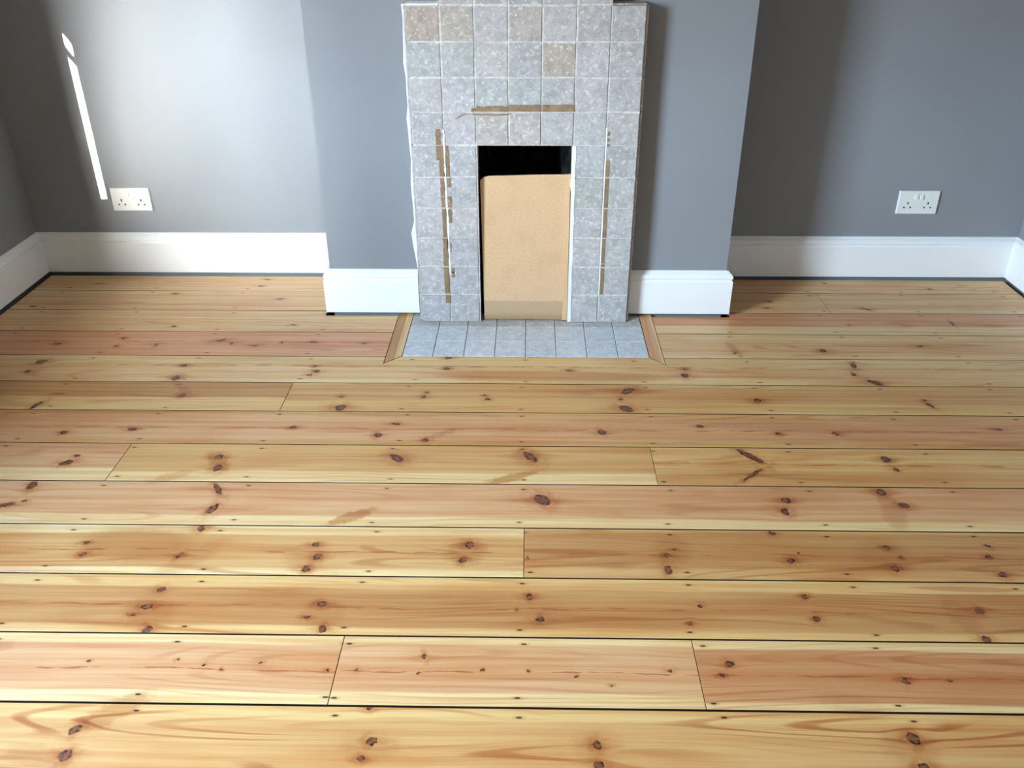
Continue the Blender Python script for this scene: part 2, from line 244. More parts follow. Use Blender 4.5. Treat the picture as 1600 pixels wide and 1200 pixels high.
    if not along_y:
        smax = None
        for (kx, ky, rx, ry, an, s) in STAINS:
            if not (y1 - 0.02 < ky < y0 + 0.02 and x0 - 0.1 < kx < x1 + 0.1): continue
            d = n.vmath('LENGTH', n.mapping(n.vmath('ADD', flat, n.vmath('MULTIPLY', wobv, (3.0, 2.0, 0))), (kx, ky, 0), (0, 0, an), (rx * 1.15, ry * 1.15, 1)))
            g = n.rng(d, 0.55, 1.1, s, 0.0)
            smax = g if smax is None else n.math('MAXIMUM', smax, g)
        if smax is not None: c = n.mix(smax, c, n.mix(1.0, c, S(203, 160, 112), 'MULTIPLY'))
    if emin is not None: c = n.mix(n.math('MULTIPLY', n.rng(emin, 0.1, 1.0, 0.55, 0.0), n.rng(mid, 0.35, 0.6, 0.3, 1.0)), c, n.mix(1.0, c, S(216, 160, 102), 'MULTIPLY'))
    if dmin is not None:
        halo = n.math('MULTIPLY', n.rng(dmin, 1.0, 3.4, 0.62, 0.0), n.rng(n.noise(flat, 38.0, 2), 0.36, 0.62, 0.15, 1.0))
        c = n.mix(halo, c, n.mix(1.0, c, S(214, 152, 96), 'MULTIPLY'))
        kn = n.ramp(n.math('MULTIPLY', dmin, 0.5), [(0.0, S(118, 66, 36)), (0.22, S(96, 50, 28)), (0.36, S(46, 22, 12)), (0.47, S(28, 14, 8)), (0.56, S(90, 44, 22))])
        kt = n.noise(flat, 95.0, 3, 0.65)
        kc = n.mix(n.rng(kt, 0.40, 0.62, 0.0, 0.85), kn[0], S(136, 84, 50))
        c = n.mix(n.rng(dmin, 0.86, 1.2, 1.0, 0.0), c, kc)
    if nails and not along_y:
        q = n.math('DIVIDE', n.math('SUBTRACT', px, NAIL_X0), NAIL_DX)
        cell = n.math('ROUND', q)
        v = n.math('SUBTRACT', py, (y0 + y1) / 2)
        sg = n.math('SIGN', v)
        wn = n.t.nodes.new('ShaderNodeTexWhiteNoise'); n.set(wn.inputs['Vector'], n.xyz(cell, n.math('ADD', sg, seed * 1.37), 0.0))
        wc = n.sep(wn.outputs['Color'])
        dx = n.math('SUBTRACT', n.math('MULTIPLY', n.math('SUBTRACT', q, cell), NAIL_DX), n.math('MULTIPLY', n.math('SUBTRACT', wc[0], 0.5), 0.03))
        dy = n.math('SUBTRACT', n.math('SUBTRACT', n.math('ABSOLUTE', v), (y0 - y1) / 2 - 0.019), n.math('MULTIPLY', n.math('SUBTRACT', wc[1], 0.5), 0.008))
        dn = n.vmath('LENGTH', n.xyz(n.math('DIVIDE', dx, 0.0058), n.math('DIVIDE', dy, 0.0021), 0.0))
        c = n.mix(n.rng(dn, 1.0, 3.0, 0.35, 0.0), c, n.mix(1.0, c, S(190, 140, 90), 'MULTIPLY'))
        c = n.mix(n.rng(dn, 0.75, 1.2, 0.92, 0.0), c, S(24, 14, 9))
    n.bump(n.noise(n.xyz(n.math('MULTIPLY', px, 3.0), n.math('MULTIPLY', py, 160.0), seed), 1.0, 1), 0.12, 0.0008)
    n.b.inputs['Coat Weight'].default_value = 0.18; n.b.inputs['Coat Roughness'].default_value = 0.38
    return n.done(c, n.rng(mid, 0.3, 0.7, 0.40, 0.50), 0.42)

HEART, TAN, PINK, SAP, YEL, RED, BRN = S(188, 139, 84), S(203, 158, 99), S(207, 159, 111), S(223, 192, 136), S(214, 174, 112), S(193, 137, 89), S(160, 112, 70)
PALE, STRAW, ROSE = S(222, 183, 130), S(229, 197, 145), S(214, 160, 116)

floor = link_obj('floor', box_mesh('floor', XL_W - 0.02, XR_W + 0.02, YB - 0.02, 0.40, -0.10, -0.028), M_SUB, kind='structure', label='bare varnished pine floorboards of the room', category='floor')
FX0, FX1 = XL_W, XR_W
BL, BR = -0.6236, 0.7309       # chimney breast sides
DL, DR = 0.3656, 0.3489        # alcove depths
HX0, HX1, HY = -0.343, 0.4425, -0.331   # hearth
TX0, TX1, TY = -0.394, 0.4865, -0.3835  # outer edge of its wooden border
G = 0.0021
def plank(pts, mat, name='plank', z=0.0, bev=0.0005):
    bm = bmesh.new(); cx = sum(p[0] for p in pts) / len(pts); cy = sum(p[1] for p in pts) / len(pts)
    poly_solid(bm, [(x - cx, y - cy) for x, y in pts], -0.022, 0.0, bev)
    me = bm_mesh(bm, name); me.materials.append(mat); me.materials.append(M_EDGE)
    for p in me.polygons: p.material_index = 1 if abs(p.normal.z) < 0.2 else 0
    o = link_obj(name, me, None, floor); o.location = (cx, cy, z); return o
def rect(x0, x1, yn, yf, g0=G, g1=G): return [(x0 + 0.0007, yn + g0), (x1 - 0.0007, yn + g0), (x1 - 0.0007, yf - g1), (x0 + 0.0007, yf - g1)]
# (row, x0, x1, heart colour, sap colour, lo, hi, rings)
PL = [
 (0, FX0, BL, PALE, STRAW, 0.1, 0.7, .4), (0, BR, FX1, PALE, STRAW, 0.1, 0.9, .4),
 (1, FX0, BL, PALE, STRAW, 0.2, 0.8, .5), (1, BR, 1.117, PALE, STRAW, .1, .9, .4), (1, 1.117, FX1, PALE, STRAW, .15, .95, .4),
 (2, FX0, TX0, PALE, STRAW, 0.0, 0.62, .5), (2, TX1, FX1, ROSE, STRAW, 0.38, 1.1, .5),
 (3, FX0, TX0, ROSE, ROSE, -0.1, 1.1, .4), (3, TX1, FX1, PALE, STRAW, 0.1, 0.8, .5),
 (4, FX0, FX1, PALE, SAP, 0.12, 0.52, .4),
 (5, FX0, -0.648, HEART, YEL, 0.45, 1.1, .5), (5, -0.648, FX1, TAN, YEL, 0.35, 0.9, .5),
 (6, FX0, FX1, PINK, TAN, 0.14, 0.86, .5),
 (7, FX0, -1.0, PINK, SAP, 0.32, 1.1, .4), (7, -1.0, 0.3815, TAN, SAP, 0.27, 1.1, .5), (7, 0.3815, FX1, TAN, YEL, 0.0, 0.42, .45),
 (8, FX0, FX1, PINK, SAP, 0.21, 1.1, .4),
 (9, FX0, 0.051, TAN, SAP, 0.14, 0.82, .7), (9, 0.051, FX1, HEART, TAN, 0.2, 0.95, .6),
 (10, FX0, FX1, HEART, YEL, 0.13, 0.78, .7),
 (11, FX0, -0.301, PINK, SAP, 0.16, 0.86, .4), (11, -0.301, 0.3805, PINK, SAP, 0.17, 0.88, .4), (11, 0.3805, FX1, RED, SAP, 0.10, 0.86, .5),
 (12, FX0, FX1, TAN, YEL, -0.1, 0.82, 1.0),
]
for i, (r, x0, x1, hc, sc, lo, hi, rg) in enumerate(PL):
    yf, yn = ROWS[r], ROWS[r + 1]
    m = pine('pine_board_%02d' % i, yf, yn, x0, x1, hc, sc, lo, hi, 1.7 * i + 0.9, rg, pith={3: .55 if x0 < 0 else None, 4: .62, 6: .48, 9: .47, 10: .46, 11: .47, 7: .55 if x0 > 0 else None}.get(r))
    gn = 0.0025 if r == 11 else G; gf = 0.0025 if r == 12 else G
    if r == 0: yf = (DL - .032) if x0 < 0 else (DR - .0275)
    EL, ER = .032, .0275
    pts = rect(x0 + (EL if x0 == FX0 else 0), x1 - (ER if x1 == FX1 else 0), yn, yf, gn, gf)
    if r in (0, 1):
        if x1 == BL: pts = rect(x0 + EL, BL - .026, yn, yf)
        if x0 == BR: pts = rect(BR + .025, x1 - (ER if x1 == FX1 else 0), yn, yf)
    if r == 2 and x0 < 0:
        pts = [(x0 + EL, yn + G), (TX0 - .0012, yn + G), (TX0 - .0012, -0.0255), (BL - .026, -0.0255), (BL - .026, yf - G), (x0 + EL, yf - G)]
    if r == 2 and x0 > 0:
        pts = [(TX1 + .0012, yn + G), (x1 - ER, yn + G), (x1 - ER, yf - G), (BR + .025, yf - G), (BR + .025, -0.0255), (TX1 + .0012, -0.0255)]
    if r == 3 and x0 < 0: pts = rect(x0 + EL, TX0 - .0006, yn, yf)
    if r == 3 and x0 > 0: pts = rect(TX1 + .0006, x1 - ER, yn, yf)
    if r == 4:   # cut round the mitred hearth border
        g = .0012
        pts = [(x0 + EL, yn + G), (x1 - ER, yn + G), (x1 - ER, yf - G), (TX1 + g, yf - G), (TX1 + g, TY - 2 * g), (HX1, HY - 2 * g), (HX0, HY - 2 * g), (TX0 - g, TY - 2 * g), (TX0 - g, yf - G), (x0 + EL, yf - G)]
    plank(pts, m)
m_far = pine('pine_board_behind_camera', -1.882, -2.05, -9, -8, TAN, YEL, 0.1, 0.9, 77.0, 0.6, nails=False)
yy = -1.882
while yy > YB + 0.05:
    nx = max(yy - 0.172, YB); plank(rect(FX0 + .006, FX1 - .006, nx, yy), m_far); yy = nx

# ------------------------------------------------------------------ room shell
def struct(name, me, mat, label, cat): return link_obj(name, me, mat, kind='structure', label=label, category=cat)
bm = bmesh.new()
grid_solid(bm, [YB - .1, WY0, WY1, DL + 0.1], [-0.1, WZ0, WZ1, ZC], lambda i, j: not (i == 1 and j == 1), XL_W - REVEAL, XL_W, lambda u, v, d: (d, u, v))
struct('wall_left', bm_mesh(bm, 'wall_left'), M_WALL, 'blue-grey painted side wall left of the left alcove', 'wall')
struct('wall_right', box_mesh('wall_right', XR_W, XR_W + .1, YB - .1, DR + .1, -.1, ZC), M_WALL, 'blue-grey painted side wall at the right edge', 'wall')
struct('wall_back_left', box_mesh('wall_back_left', XL_W - .001, BL + .01, DL, DL + .1, -.1, ZC), M_WALL, 'brightly lit blue-grey wall at the back of the left alcove', 'wall')
struct('wall_back_right', box_mesh('wall_back_right', BR - .01, XR_W + .001, DR, DR + .1, -.1, ZC), M_WALL, 'shaded blue-grey wall at the back of the right alcove', 'wall')
struct('wall_front', box_mesh('wall_front', XL_W - REVEAL, XR_W + .1, YB - .1, YB, -.1, ZC), M_WALL, 'blue-grey wall opposite the fireplace', 'wall')
struct('ceiling', box_mesh('ceiling', XL_W - REVEAL, XR_W + .1, YB - .1, DL + .1, ZC, ZC + .1), M_CEIL, 'plain white ceiling', 'ceiling')
# chimney breast with the fire opening cut in it
OX0, OX1, OZ = -0.1065, 0.194, 0.603
bm = bmesh.new()
grid_solid(bm, [BL, OX0 - .02, OX1 + .02, BR], [-0.1, 0.0, OZ + .02, ZC], lambda i, j: not (i == 1 and j == 1), 0.0, 0.30, lambda u, v, d: (u, d, v))
ve = [e for e in bm.edges if all(abs(v.co.y) < 1e-6 for v in e.verts) and abs(e.verts[0].co.x - e.verts[1].co.x) < 1e-6 and (abs(e.verts[0].co.x - BL) < 1e-6 or abs(e.verts[0].co.x - BR) < 1e-6)]
bmesh.ops.bevel(bm, geom=ve, offset=0.004, segments=3, affect='EDGES')
add_box(bm, BL, BR, 0.3005, 0.45, -0.1, ZC)
struct('wall_chimney_breast', bm_mesh(bm, 'wall_chimney_breast'), M_WALL, 'blue-grey chimney breast standing out behind the tiled fireplace', 'wall')

# window in the left wall (behind the picture's left edge): sliding sash
n = NT('window_glass'); tr = n.t.nodes.new('ShaderNodeBsdfTransparent'); gl = n.t.nodes.new('ShaderNodeBsdfGlossy'); gl.inputs['Roughness'].default_value = 0.02
mx = n.t.nodes.new('ShaderNodeMixShader'); mx.inputs[0].default_value = 0.05
n.t.links.new(tr.outputs[0], mx.inputs[1]); n.t.links.new(gl.outputs[0], mx.inputs[2]); n.t.links.new(mx.outputs[0], n.out.inputs['Surface']); n.t.nodes.remove(n.b)
M_GLASS = n.m
win = link_obj('window_1', None, kind='structure', label='white sliding sash window in the left wall', category='window'); win.location = (XL_W, (WY0 + WY1) / 2, WZ0)
def wpart(name, mat, *b):
    me = box_mesh(name, *[b[i] - (XL_W, XL_W, (WY0 + WY1) / 2, (WY0 + WY1) / 2, WZ0, WZ0)[i] for i in range(6)]); return link_obj(name, me, mat, win)
XO = XL_W - REVEAL
wpart('meeting_rail', M_TRIM, XO - .005, XO + .010, WY0, WY1, 1.44, 1.452)
wpart('upper_sash_stile', M_TRIM, XO - .06, XO - .005, WY0 - .03, WY0 + .004, 1.561, WZ1)
wpart('sun_blocker', M_TRIM, XO - .032, XO - .0005, WY0 - .24, WY0 - .03, 1.561, WZ1 + .06)  # unseen block added outside the wall to cut the sun streak's upper end
wpart('upper_sash_stile', M_TRIM, XO - .06, XO - .005, WY1 - .03, WY1 + .03, 1.50, WZ1)
wpart('top_rail', M_TRIM, XO - .06, XO - .005, WY0, WY1, WZ1 - .04, WZ1)
wpart('pane', M_GLASS, XO + .004, XO + .007, WY0, WY1, WZ0, 1.44)
wpart('pane', M_GLASS, XO - .004, XO - .001, WY0, WY1, 1.452, WZ1)
wpart('window_board', M_TRIM, XL_W - .10, XL_W + .03, WY0 - .04, WY1 + .04, WZ0 - .03, WZ0 - .001)

# skirting boards: moulded profile swept along each wall, mitred ends
PROF = [(0.0, 0.010), (0.021, 0.010), (0.022, 0.0125), (0.022, 0.128), (0.0205, 0.132), (0.0175, 0.1335), (0.0175, 0.1365), (0.0205, 0.138), (0.0215, 0.1425), (0.020, 0.149), (0.0155, 0.155), (0.010, 0.159), (0.007, 0.163), (0.005, 0.1645), (0.0, 0.1645)]
def skirting(name, a, b, nrm, ma, mb, label):
    """a -> b along the wall; nrm points into the room; ma, mb: +1 outside mitre, -1 inside mitre, 0 square"""
    a, b, nrm = Vector(a), Vector(b), Vector(nrm); d = (b - a).normalized(); bm = bmesh.new(); ends = []
    for (p, s, m) in ((a, -1, ma), (b, 1, mb)):
        ends.append([bm.verts.new((*(p + nrm * o + d * (s * m * o)), z)) for o, z in PROF])
    for i in range(len(PROF) - 1): bm.faces.new([ends[0][i], ends[1][i], ends[1][i + 1], ends[0][i + 1]])
    bm.faces.new([ends[0][-1], ends[1][-1], ends[1][0], ends[0][0]]); bm.faces.new(ends[0]); bm.faces.new(ends[1][::-1])
    return struct(name, bm_mesh(bm, name), M_TRIM, label, 'skirting board')
FRX0, FRX1, FRY = -0.3062, 0.3945, -0.0717
skirting('baseboard_left', (XL_W, YB), (XL_W, DL), (1, 0), 0, -1, 'white skirting board running along the left side wall')
skirting('baseboard_back_left', (XL_W, DL), (BL, DL), (0, -1), -1, -1, 'white skirting board at the back of the left alcove')
skirting('baseboard_breast_left_side', (BL, DL), (BL, 0), (-1, 0), -1, 1, 'white skirting board on the left flank of the chimney breast')
skirting('baseboard_breast_front_left', (BL, 0), (FRX0 - .014, 0), (0, -1), 1, 0, 'white skirting board on the chimney breast left of the fireplace')
skirting('baseboard_breast_front_right', (FRX1 + .003, 0), (BR, 0), (0, -1), 0, 1, 'short white skirting board on the chimney breast right of the fireplace')
skirting('baseboard_breast_right_side', (BR, 0), (BR, DR), (1, 0), 1, -1, 'white skirting board on the right flank of the chimney breast')
skirting('baseboard_back_right', (BR, DR), (XR_W, DR), (0, -1), -1, -1, 'white skirting board at the back of the right alcove')
skirting('baseboard_right', (XR_W, DR), (XR_W, YB), (-1, 0), -1, 0, 'white skirting board running along the right side wall')

# ------------------------------------------------------------------ tiles
def mat_tile():
    n = NT('mottled_grey_glazed_tile'); o = n.obj(); inf = n.t.nodes.new('ShaderNodeObjectInfo')
    v = n.vmath('ADD', o, n.vmath('SCALE', n.xyz(inf.outputs['Random'], n.math('MULTIPLY', inf.outputs['Random'], 7.3), 0.0), None))
    v = n.vmath('ADD', o, n.xyz(n.math('MULTIPLY', inf.outputs['Random'], 11.0), n.math('MULTIPLY', inf.outputs['Random'], 57.0), n.math('MULTIPLY', inf.outputs['Random'], 23.0)))
    a = n.noise(v, 38, 4, 0.65); b = n.noise(v, 90, 5, 0.7, dist=0.3); c0 = n.noise(v, 16, 2)
    base = inf.outputs['Color']
    c = n.mix(n.rng(a, 0.35, 0.68, 0, 0.55), base, n.mix(1.0, base, S(206, 203, 204), 'MULTIPLY'))
    c = n.mix(n.rng(c0, 0.45, 0.68, 0, 0.5), c, n.mix(1.0, c, S(238, 244, 238), 'MULTIPLY'))
    c = n.mix(n.rng(b, 0.52, 0.66, 0, 0.65), c, S(230, 226, 220))
    c = n.mix(n.rng(n.noise(v, 110, 3, 0.6), 0.58, 0.72, 0, 0.4), c, S(120, 116, 116))
    n.bump(n.math('ADD', a, b), 0.25, 0.0012)
    return n.done(c, n.rng(b, 0.3, 0.7, 0.35, 0.6), 0.45)
M_TILE = mat_tile()
def mat_grout():
    n = NT('pale_grout'); p = n.pos(); a = n.noise(p, 90, 3); b = n.noise(p, 9, 2)
    c = n.mix(n.rng(a, .35, .7), S(222, 218, 210), S(196, 188, 178)); c = n.mix(n.rng(b, .5, .7, 0, .6), c, S(168, 158, 148))
    n.bump(a, .3, .001); return n.done(c, .85, .2)
M_GROUT = mat_grout()
M_FILL = mat_paint('white_filler', S(240, 238, 232), .6, .05, .3)
def mat_glue():
    n = NT('brown_glue_residue'); p = n.pos(); a = n.noise(p, 120, 4, .6); b = n.noise(p, 30, 2)
    c = n.mix(n.rng(a, .3, .7), S(152, 126, 98), S(130, 106, 80)); c = n.mix(n.rng(b, .45, .7, 0, .6), c, S(170, 146, 114))
    n.bump(a, .5, .0015); return n.done(c, .85, .2)
M_GLUE = mat_glue()
def mat_soot():
    n = NT('sooty_firebox'); p = n.pos(); a = n.noise(p, 14, 4, .6, dist=.6)
    c = n.mix(n.rng(a, .45, .75), S(30, 28, 26), S(86, 84, 80)); n.bump(a, .5, .01); return n.done(c, .95, .1)
M_SOOT = mat_soot()

def tile_mesh(name, w, h, t=0.010, bev=0.0022):
    bm = bmesh.new(); add_box(bm, -w / 2, w / 2, -t, 0, -h / 2, h / 2)
    es = [e for e in bm.edges if all(v.co.y < -t + 1e-6 for v in e.verts)]
    bmesh.ops.bevel(bm, geom=es, offset=bev, segments=2, affect='EDGES')
    return bm_mesh(bm, name)
P = 0.1001; PZ = 0.1003
fire = link_obj('tiled_fireplace', None, label='old grey mottled-tile fireplace surround with brown glue marks', category='fireplace')
fire.location = (0.044, FRY, 0.0)
def fpart(name, me, mat, loc=(0, 0, 0)):
    o = link_obj(name, me, mat, fire); o.location = Vector(loc) - fire.location; return o
bm = bmesh.new()
YG = FRY + 0.0022
xs = [FRX0 + .002, FRX0 + P, OX0 - .001 + .003, OX1 - .002, FRX1 - P, FRX1 - .002]; zs = [0.0008, OZ - .002, 10 * PZ - .002, 12 * PZ - .002]
grid_solid(bm, xs, zs, lambda i, j: not (i == 2 and j == 0) and (j < 2 or 1 <= i <= 3), YG, -0.0012, lambda u, v, d: (u, d, v))
fpart('surround_core', bm_mesh(bm, 'surround_core'), M_GROUT)
TCOL = {}
tone = [S(190, 184, 180), S(186, 181, 179), S(193, 186, 181), S(188, 185, 180), S(183, 178, 174), S(194, 187, 185)]
BROWNISH = {(0, 9): S(186, 168, 154), (1, 9): S(188, 176, 163), (4, 8): S(188, 174, 160), (3, 9): S(187, 177, 168), (2, 6): S(190, 179, 171), (3, 6): S(189, 179, 172),
            (2, 7): S(186, 186, 182), (3, 7): S(185, 185, 181), (0, 8): S(184, 183, 179), (1, 8): S(186, 184, 180), (5, 4): S(180, 179, 171), (5, 5): S(187, 186, 183)}
tm = tile_mesh('tile', P - .0028, PZ - .0028)
tm.materials.append(M_TILE)
for j in range(12):
    for i in range(7):
        if j < 6 and 2 <= i <= 4: continue
        if j >= 10 and i in (0, 6): continue
        o = fpart('tile', tm, M_TILE, (FRX0 + (i + .5) * P, FRY + .010 + random.uniform(-.0004, .0004), (j + .5) * PZ))
        o.color = BROWNISH.get((i, j), random.choice(tone)); o.rotation_euler = (random.uniform(-.004, .004), random.uniform(-.003, .003), random.uniform(-.004, .004))
# rounded return tiles on the flanks and shoulders
rm = bmesh.new(); add_box(rm, 0, .008, 0, -FRY - .012, -PZ / 2 + .0012, PZ / 2 - .0012, .003, 2); rm = bm_mesh(rm, 'edge_tile'); rm.materials.append(M_TILE)
for j in range(10):
    for (x, s) in ((FRX1 - .0015, 1), (FRX0 - .0065, -1)):
        o = fpart('edge_tile', rm, M_TILE, (x, FRY + .0105, (j + .5) * PZ)); o.color = random.choice(tone)
sm = bmesh.new(); add_box(sm, -P / 2 + .001, P / 2 - .001, 0, -FRY - .002, 0, .006, .002, 2); sm = bm_mesh(sm, 'shoulder_tile')
sl = sm.copy(); sm.materials.append(M_TILE); sl.materials.append(M_FILL)
o = fpart('shoulder_tile', sm, M_TILE, (FRX1 - P / 2, FRY + .001, 10 * PZ - .001)); o.color = S(150, 142, 132)
o = fpart('shoulder_tile', sl, M_FILL, (FRX0 + P / 2, FRY + .001, 10 * PZ - .001))
cap = box_mesh('cap_shelf', FRX0 + P - .02, FRX1 - P + .02, FRY - .03, -.001, 0, .03, bev=.004, seg=2); fpart('cap_shelf', cap, M_TRIM, (0, 0, 12 * PZ))
# grout lines standing slightly proud, broken and uneven, where the joints are filled to the face
# white filler along the wall edge and the right jamb of the opening
def strip_xz(name, pts_l, pts_r, y, t, mat):
    """ribbon on a vertical face: matching left / right points (x, z) from top to bottom"""
    bm = bmesh.new(); rows = []
    for (a, b) in zip(pts_l, pts_r):
        rows.append([bm.verts.new((a[0], y, a[1])), bm.verts.new((b[0], y, b[1])), bm.verts.new((b[0], y - t, b[1])), bm.verts.new((a[0], y - t, a[1]))])
    for r, s in zip(rows, rows[1:]):
        for k in range(4): bm.faces.new([r[k], r[(k + 1) % 4], s[(k + 1) % 4], s[k]])
    bm.faces.new(rows[0]); bm.faces.new(rows[-1][::-1])
    return fpart(name, bm_mesh(bm, name), mat)
zz = [1.0 - k * .0415 for k in range(21)]
wl = [-.3245 + .0025 * math.sin(k * 1.3) + .0015 * math.sin(k * 2.9) for k in range(21)]
for k, dx in ((16, -.002), (17, -.009), (18, -.006), (19, .001)): wl[k] += dx
strip_xz('filler_strip', [(x, z) for x, z in zip(wl, zz)], [(FRX0 - .005, z) for z in zz], -.0006, .004, M_FILL)
zz = [.600 - k * .03 for k in range(21)]; zz[-1] = .002
strip_xz('filler_strip', [(OX1 - .003 - (.004 * abs(math.sin(k * 2.1)) if 2 < k < 5 else 0), z) for k, z in enumerate(zz)], [(OX1 + .0085 + .001 * math.sin(k * 1.7), z) for k, z in enumerate(zz)], FRY + .001, .0022, M_FILL)

# brown glue residue where an old frame was stuck on: separate smears between the joints
def smear(x0, x1, z0, z1, jag=.0015, n_=7, vertical=True, name='glue_residue', mat=None):
    L, R = [], []
    if vertical:
        for k in range(n_ + 1):
            z = z1 + (z0 - z1) * k / n_; L.append((x0 + random.uniform(-jag, jag), z)); R.append((x1 + random.uniform(-jag, jag), z))
    else:
        for k in range(n_ + 1):
            x = x0 + (x1 - x0) * k / n_; L.append((x, z0 + random.uniform(-jag, jag) * .4)); R.append((x, z1 + random.uniform(-jag, jag)))
    strip_xz(name, L, R, FRY + .0006, .0014, mat or M_GLUE)
X1 = FRX0 + P
# above the opening
smear(-.120, -.1065, .7045, .716, .003, 4, False); smear(-.104, -.0085, .7045, .7205, .0025, 10, False); smear(-.0045, .0915, .7045, .7245, .001, 6, False); smear(.0965, .193, .7045, .7250, .0008, 6, False)
ax = [-.173, -.166, -.158, -.150, -.138, -.122, -.106, -.09, -.07, -.05, -.03, -.012, .004]; az = [.682, .6865, .691, .6955, .6975, .698, .698, .6975, .698, .697, .6975, .698, .6985]
aw = [.001, .004, .0055, .004, .0025, .002, .0035, .005, .004, .006, .0055, .004, .001]
strip_xz('glue_residue', [(x, z) for x, z in zip(ax, az)], [(x + .0012, z - w) for x, z, w in zip(ax, az, aw)], FRY + .0006, .0012, M_GLUE)
# left leg
LEFT = [(.652, .604, -.2325, -.2175), (.600, .556, -.2325, -.210), (.556, .504, -.225, -.209), (.499, .440, -.2235, -.209), (.438, .404, -.2225, -.2105), (.399, .303, -.2225, -.2085), (.299, .203, -.2235, -.2065), (.199, .150, -.2245, -.207)]
for (z1, z0, a, b) in LEFT: smear(a, b, z0, z1, .0016, 7)
for (z1, z0, a, b) in ((.600, .504, -.2035, -.193), (.499, .47, -.2015, -.190), (.44, .404, -.2015, -.189), (.399, .352, -.2015, -.1905), (.285, .25, -.1985, -.1945), (.195, .163, -.1985, -.188)): smear(a, b, z0, z1, .0022, 6)
for (z1, z0, a, b) in ((.150, .105, -.2235, -.2085), (.099, .070, -.2225, -.2065)): smear(a, b, z0, z1, .001, 4)
# right leg
X6 = FRX0 + 6 * P
for (z1, z0, a, b) in ((.556, .504, .2975, .3100), (.499, .404, .2975, .3105), (.399, .304, .2975, .3105), (.299, .215, .2975, .3095), (.212, .203, .2975, .3095), (.198, .104, .2975, .3095)): smear(a, b, z0, z1, .0005, 5)
for (z1, z0) in ((.645, .632), (.624, .615), (.607, .600)): smear(.2985, .3055, z0, z1, .0015, 3)
# raised grout worms beside the glue
smear(-.2095, -.2045, .405, .650, .0012, 14, True, 'grout_bead', M_FILL); smear(-.2075, -.2015, .17, .402, .0016, 12, True, 'grout_bead', M_FILL)
smear(.2925, .2970, .102, .655, .0005, 12, True, 'grout_bead', M_FILL)
smear(-.200, -.184, .178, .183, .001, 4, False, 'grout_bead', M_FILL)
# firebox behind the opening
bm = bmesh.new(); a, b, c, d, zt = OX0 - .018, OX1 + .018, -.0005, .296, OZ + .018
q = [bm.verts.new(p) for p in ((a, c, .002), (b, c, .002), (b - .05, d, .002), (a + .05, d, .002), (a, c, zt), (b, c, zt), (b - .05, d, zt), (a + .05, d, zt))]
for f in ((0, 1, 2, 3), (4, 5, 6, 7), (0, 3, 7, 4), (1, 2, 6, 5), (2, 3, 7, 6)): bm.faces.new([q[k] for k in f])
fpart('firebox', bm_mesh(bm, 'firebox'), M_SOOT)

# hearth
hearth = link_obj('tiled_hearth', None, label='low blue-grey tiled hearth set into the floorboards before the fireplace', category='hearth'); hearth.location = ((HX0 + HX1) / 2, -.18, -.02)
bed = box_mesh('mortar_bed', HX0 - hearth.location.x, HX1 - hearth.location.x, HY + .18, -.004 + .18, -.0075, .0165)
link_obj('mortar_bed', bed, mat_paint('grey_mortar', S(120, 116, 112), .95, .2, .4, .1), hearth)
hw = (HX1 - HX0) / 8; hy = [HY, -.222, -.110, -.004]
for r in range(3):
    d = hy[r + 1] - hy[r]
    bm = bmesh.new(); add_box(bm, -hw / 2 + .0009, hw / 2 - .0009, -d / 2 + .0007, d / 2 - .0007, -.008, 0, .0014, 1); me = bm_mesh(bm, 'tile'); me.materials.append(M_TILE)
    for i in range(8):
        if r == 2 and 1 <= i <= 6 and False: continue
        o = link_obj('tile', me, M_TILE, hearth)
        o.location = Vector((HX0 + (i + .5) * hw, (hy[r] + hy[r + 1]) / 2, .0003 + random.uniform(-.0003, .0003) - (.0006 if r == 2 else 0))) - hearth.location
        o.color = [random.choice([S(206, 208, 212), S(210, 211, 214), S(201, 204, 209)]), random.choice([S(206, 208, 210), S(202, 204, 206)]), random.choice([S(184, 179, 173), S(190, 184, 177)])][r]
# mitred wooden border pieces beside the hearth
M_BORD = pine('pine_hearth_border', HX0 + .002, TX0, -1, 1, HEART, SAP, -.1, .55, 41.0, .4, along_y=True)
M_BORD2 = pine('pine_hearth_border_pink', TX1, HX1, -1, 1, PINK, SAP, -.1, .72, 43.0, .4, along_y=True)
g = .0008
plank([(TX0 + g, TY + 2 * g), (HX0 - g, HY + g), (HX0 - g, -.004), (TX0 + g, -.004)], M_BORD, 'hearth_border', .0006)
plank([(HX1 + g, HY + g), (TX1 - g, TY + 2 * g), (TX1 - g, -.004), (HX1 + g, -.004)], M_BORD2, 'hearth_border', .0006)

# ------------------------------------------------------------------ hardboard and batten closing the fire opening
def mat_board():
    n = NT('tan_hardboard'); p = n.obj(); s = n.sep(p); a = n.noise(p, 160, 4, .6); b = n.noise(p, 12, 3)
    c = n.mix(n.rng(a, .3, .7), S(226, 187, 146), S(215, 174, 132)); c = n.mix(n.rng(b, .45, .72, 0, .35), c, S(202, 160, 116))
    edge = n.math('ADD', s[2], n.math('MULTIPLY', n.math('SUBTRACT', b, .5), .012))
    c = n.mix(n.rng(edge, .062, .072, .6, 0), c, S(172, 144, 114)); c = n.mix(n.rng(edge, .0, .03, .5, 0), c, S(140, 108, 72))
    c = n.mix(n.rng(n.noise(p, 70, 2), .74, .80, 0, .7), c, S(120, 80, 50))
    n.bump(a, .15, .0006); return n.done(c, .42, .5)
bm = bmesh.new(); W0, W1, H = -.143, .146, .497
prof = [(W0 + .006, 0), (W0 + .07, -.0), (W1 - .012, -.002), (W1, 0), (W1 + .001, H + .004), (W1 - .02, H + .003), (.03, H + .002), (-.06, H - .001), (W0 + .03, H - .002), (W0 + .012, H - .006), (W0, H - .016)]
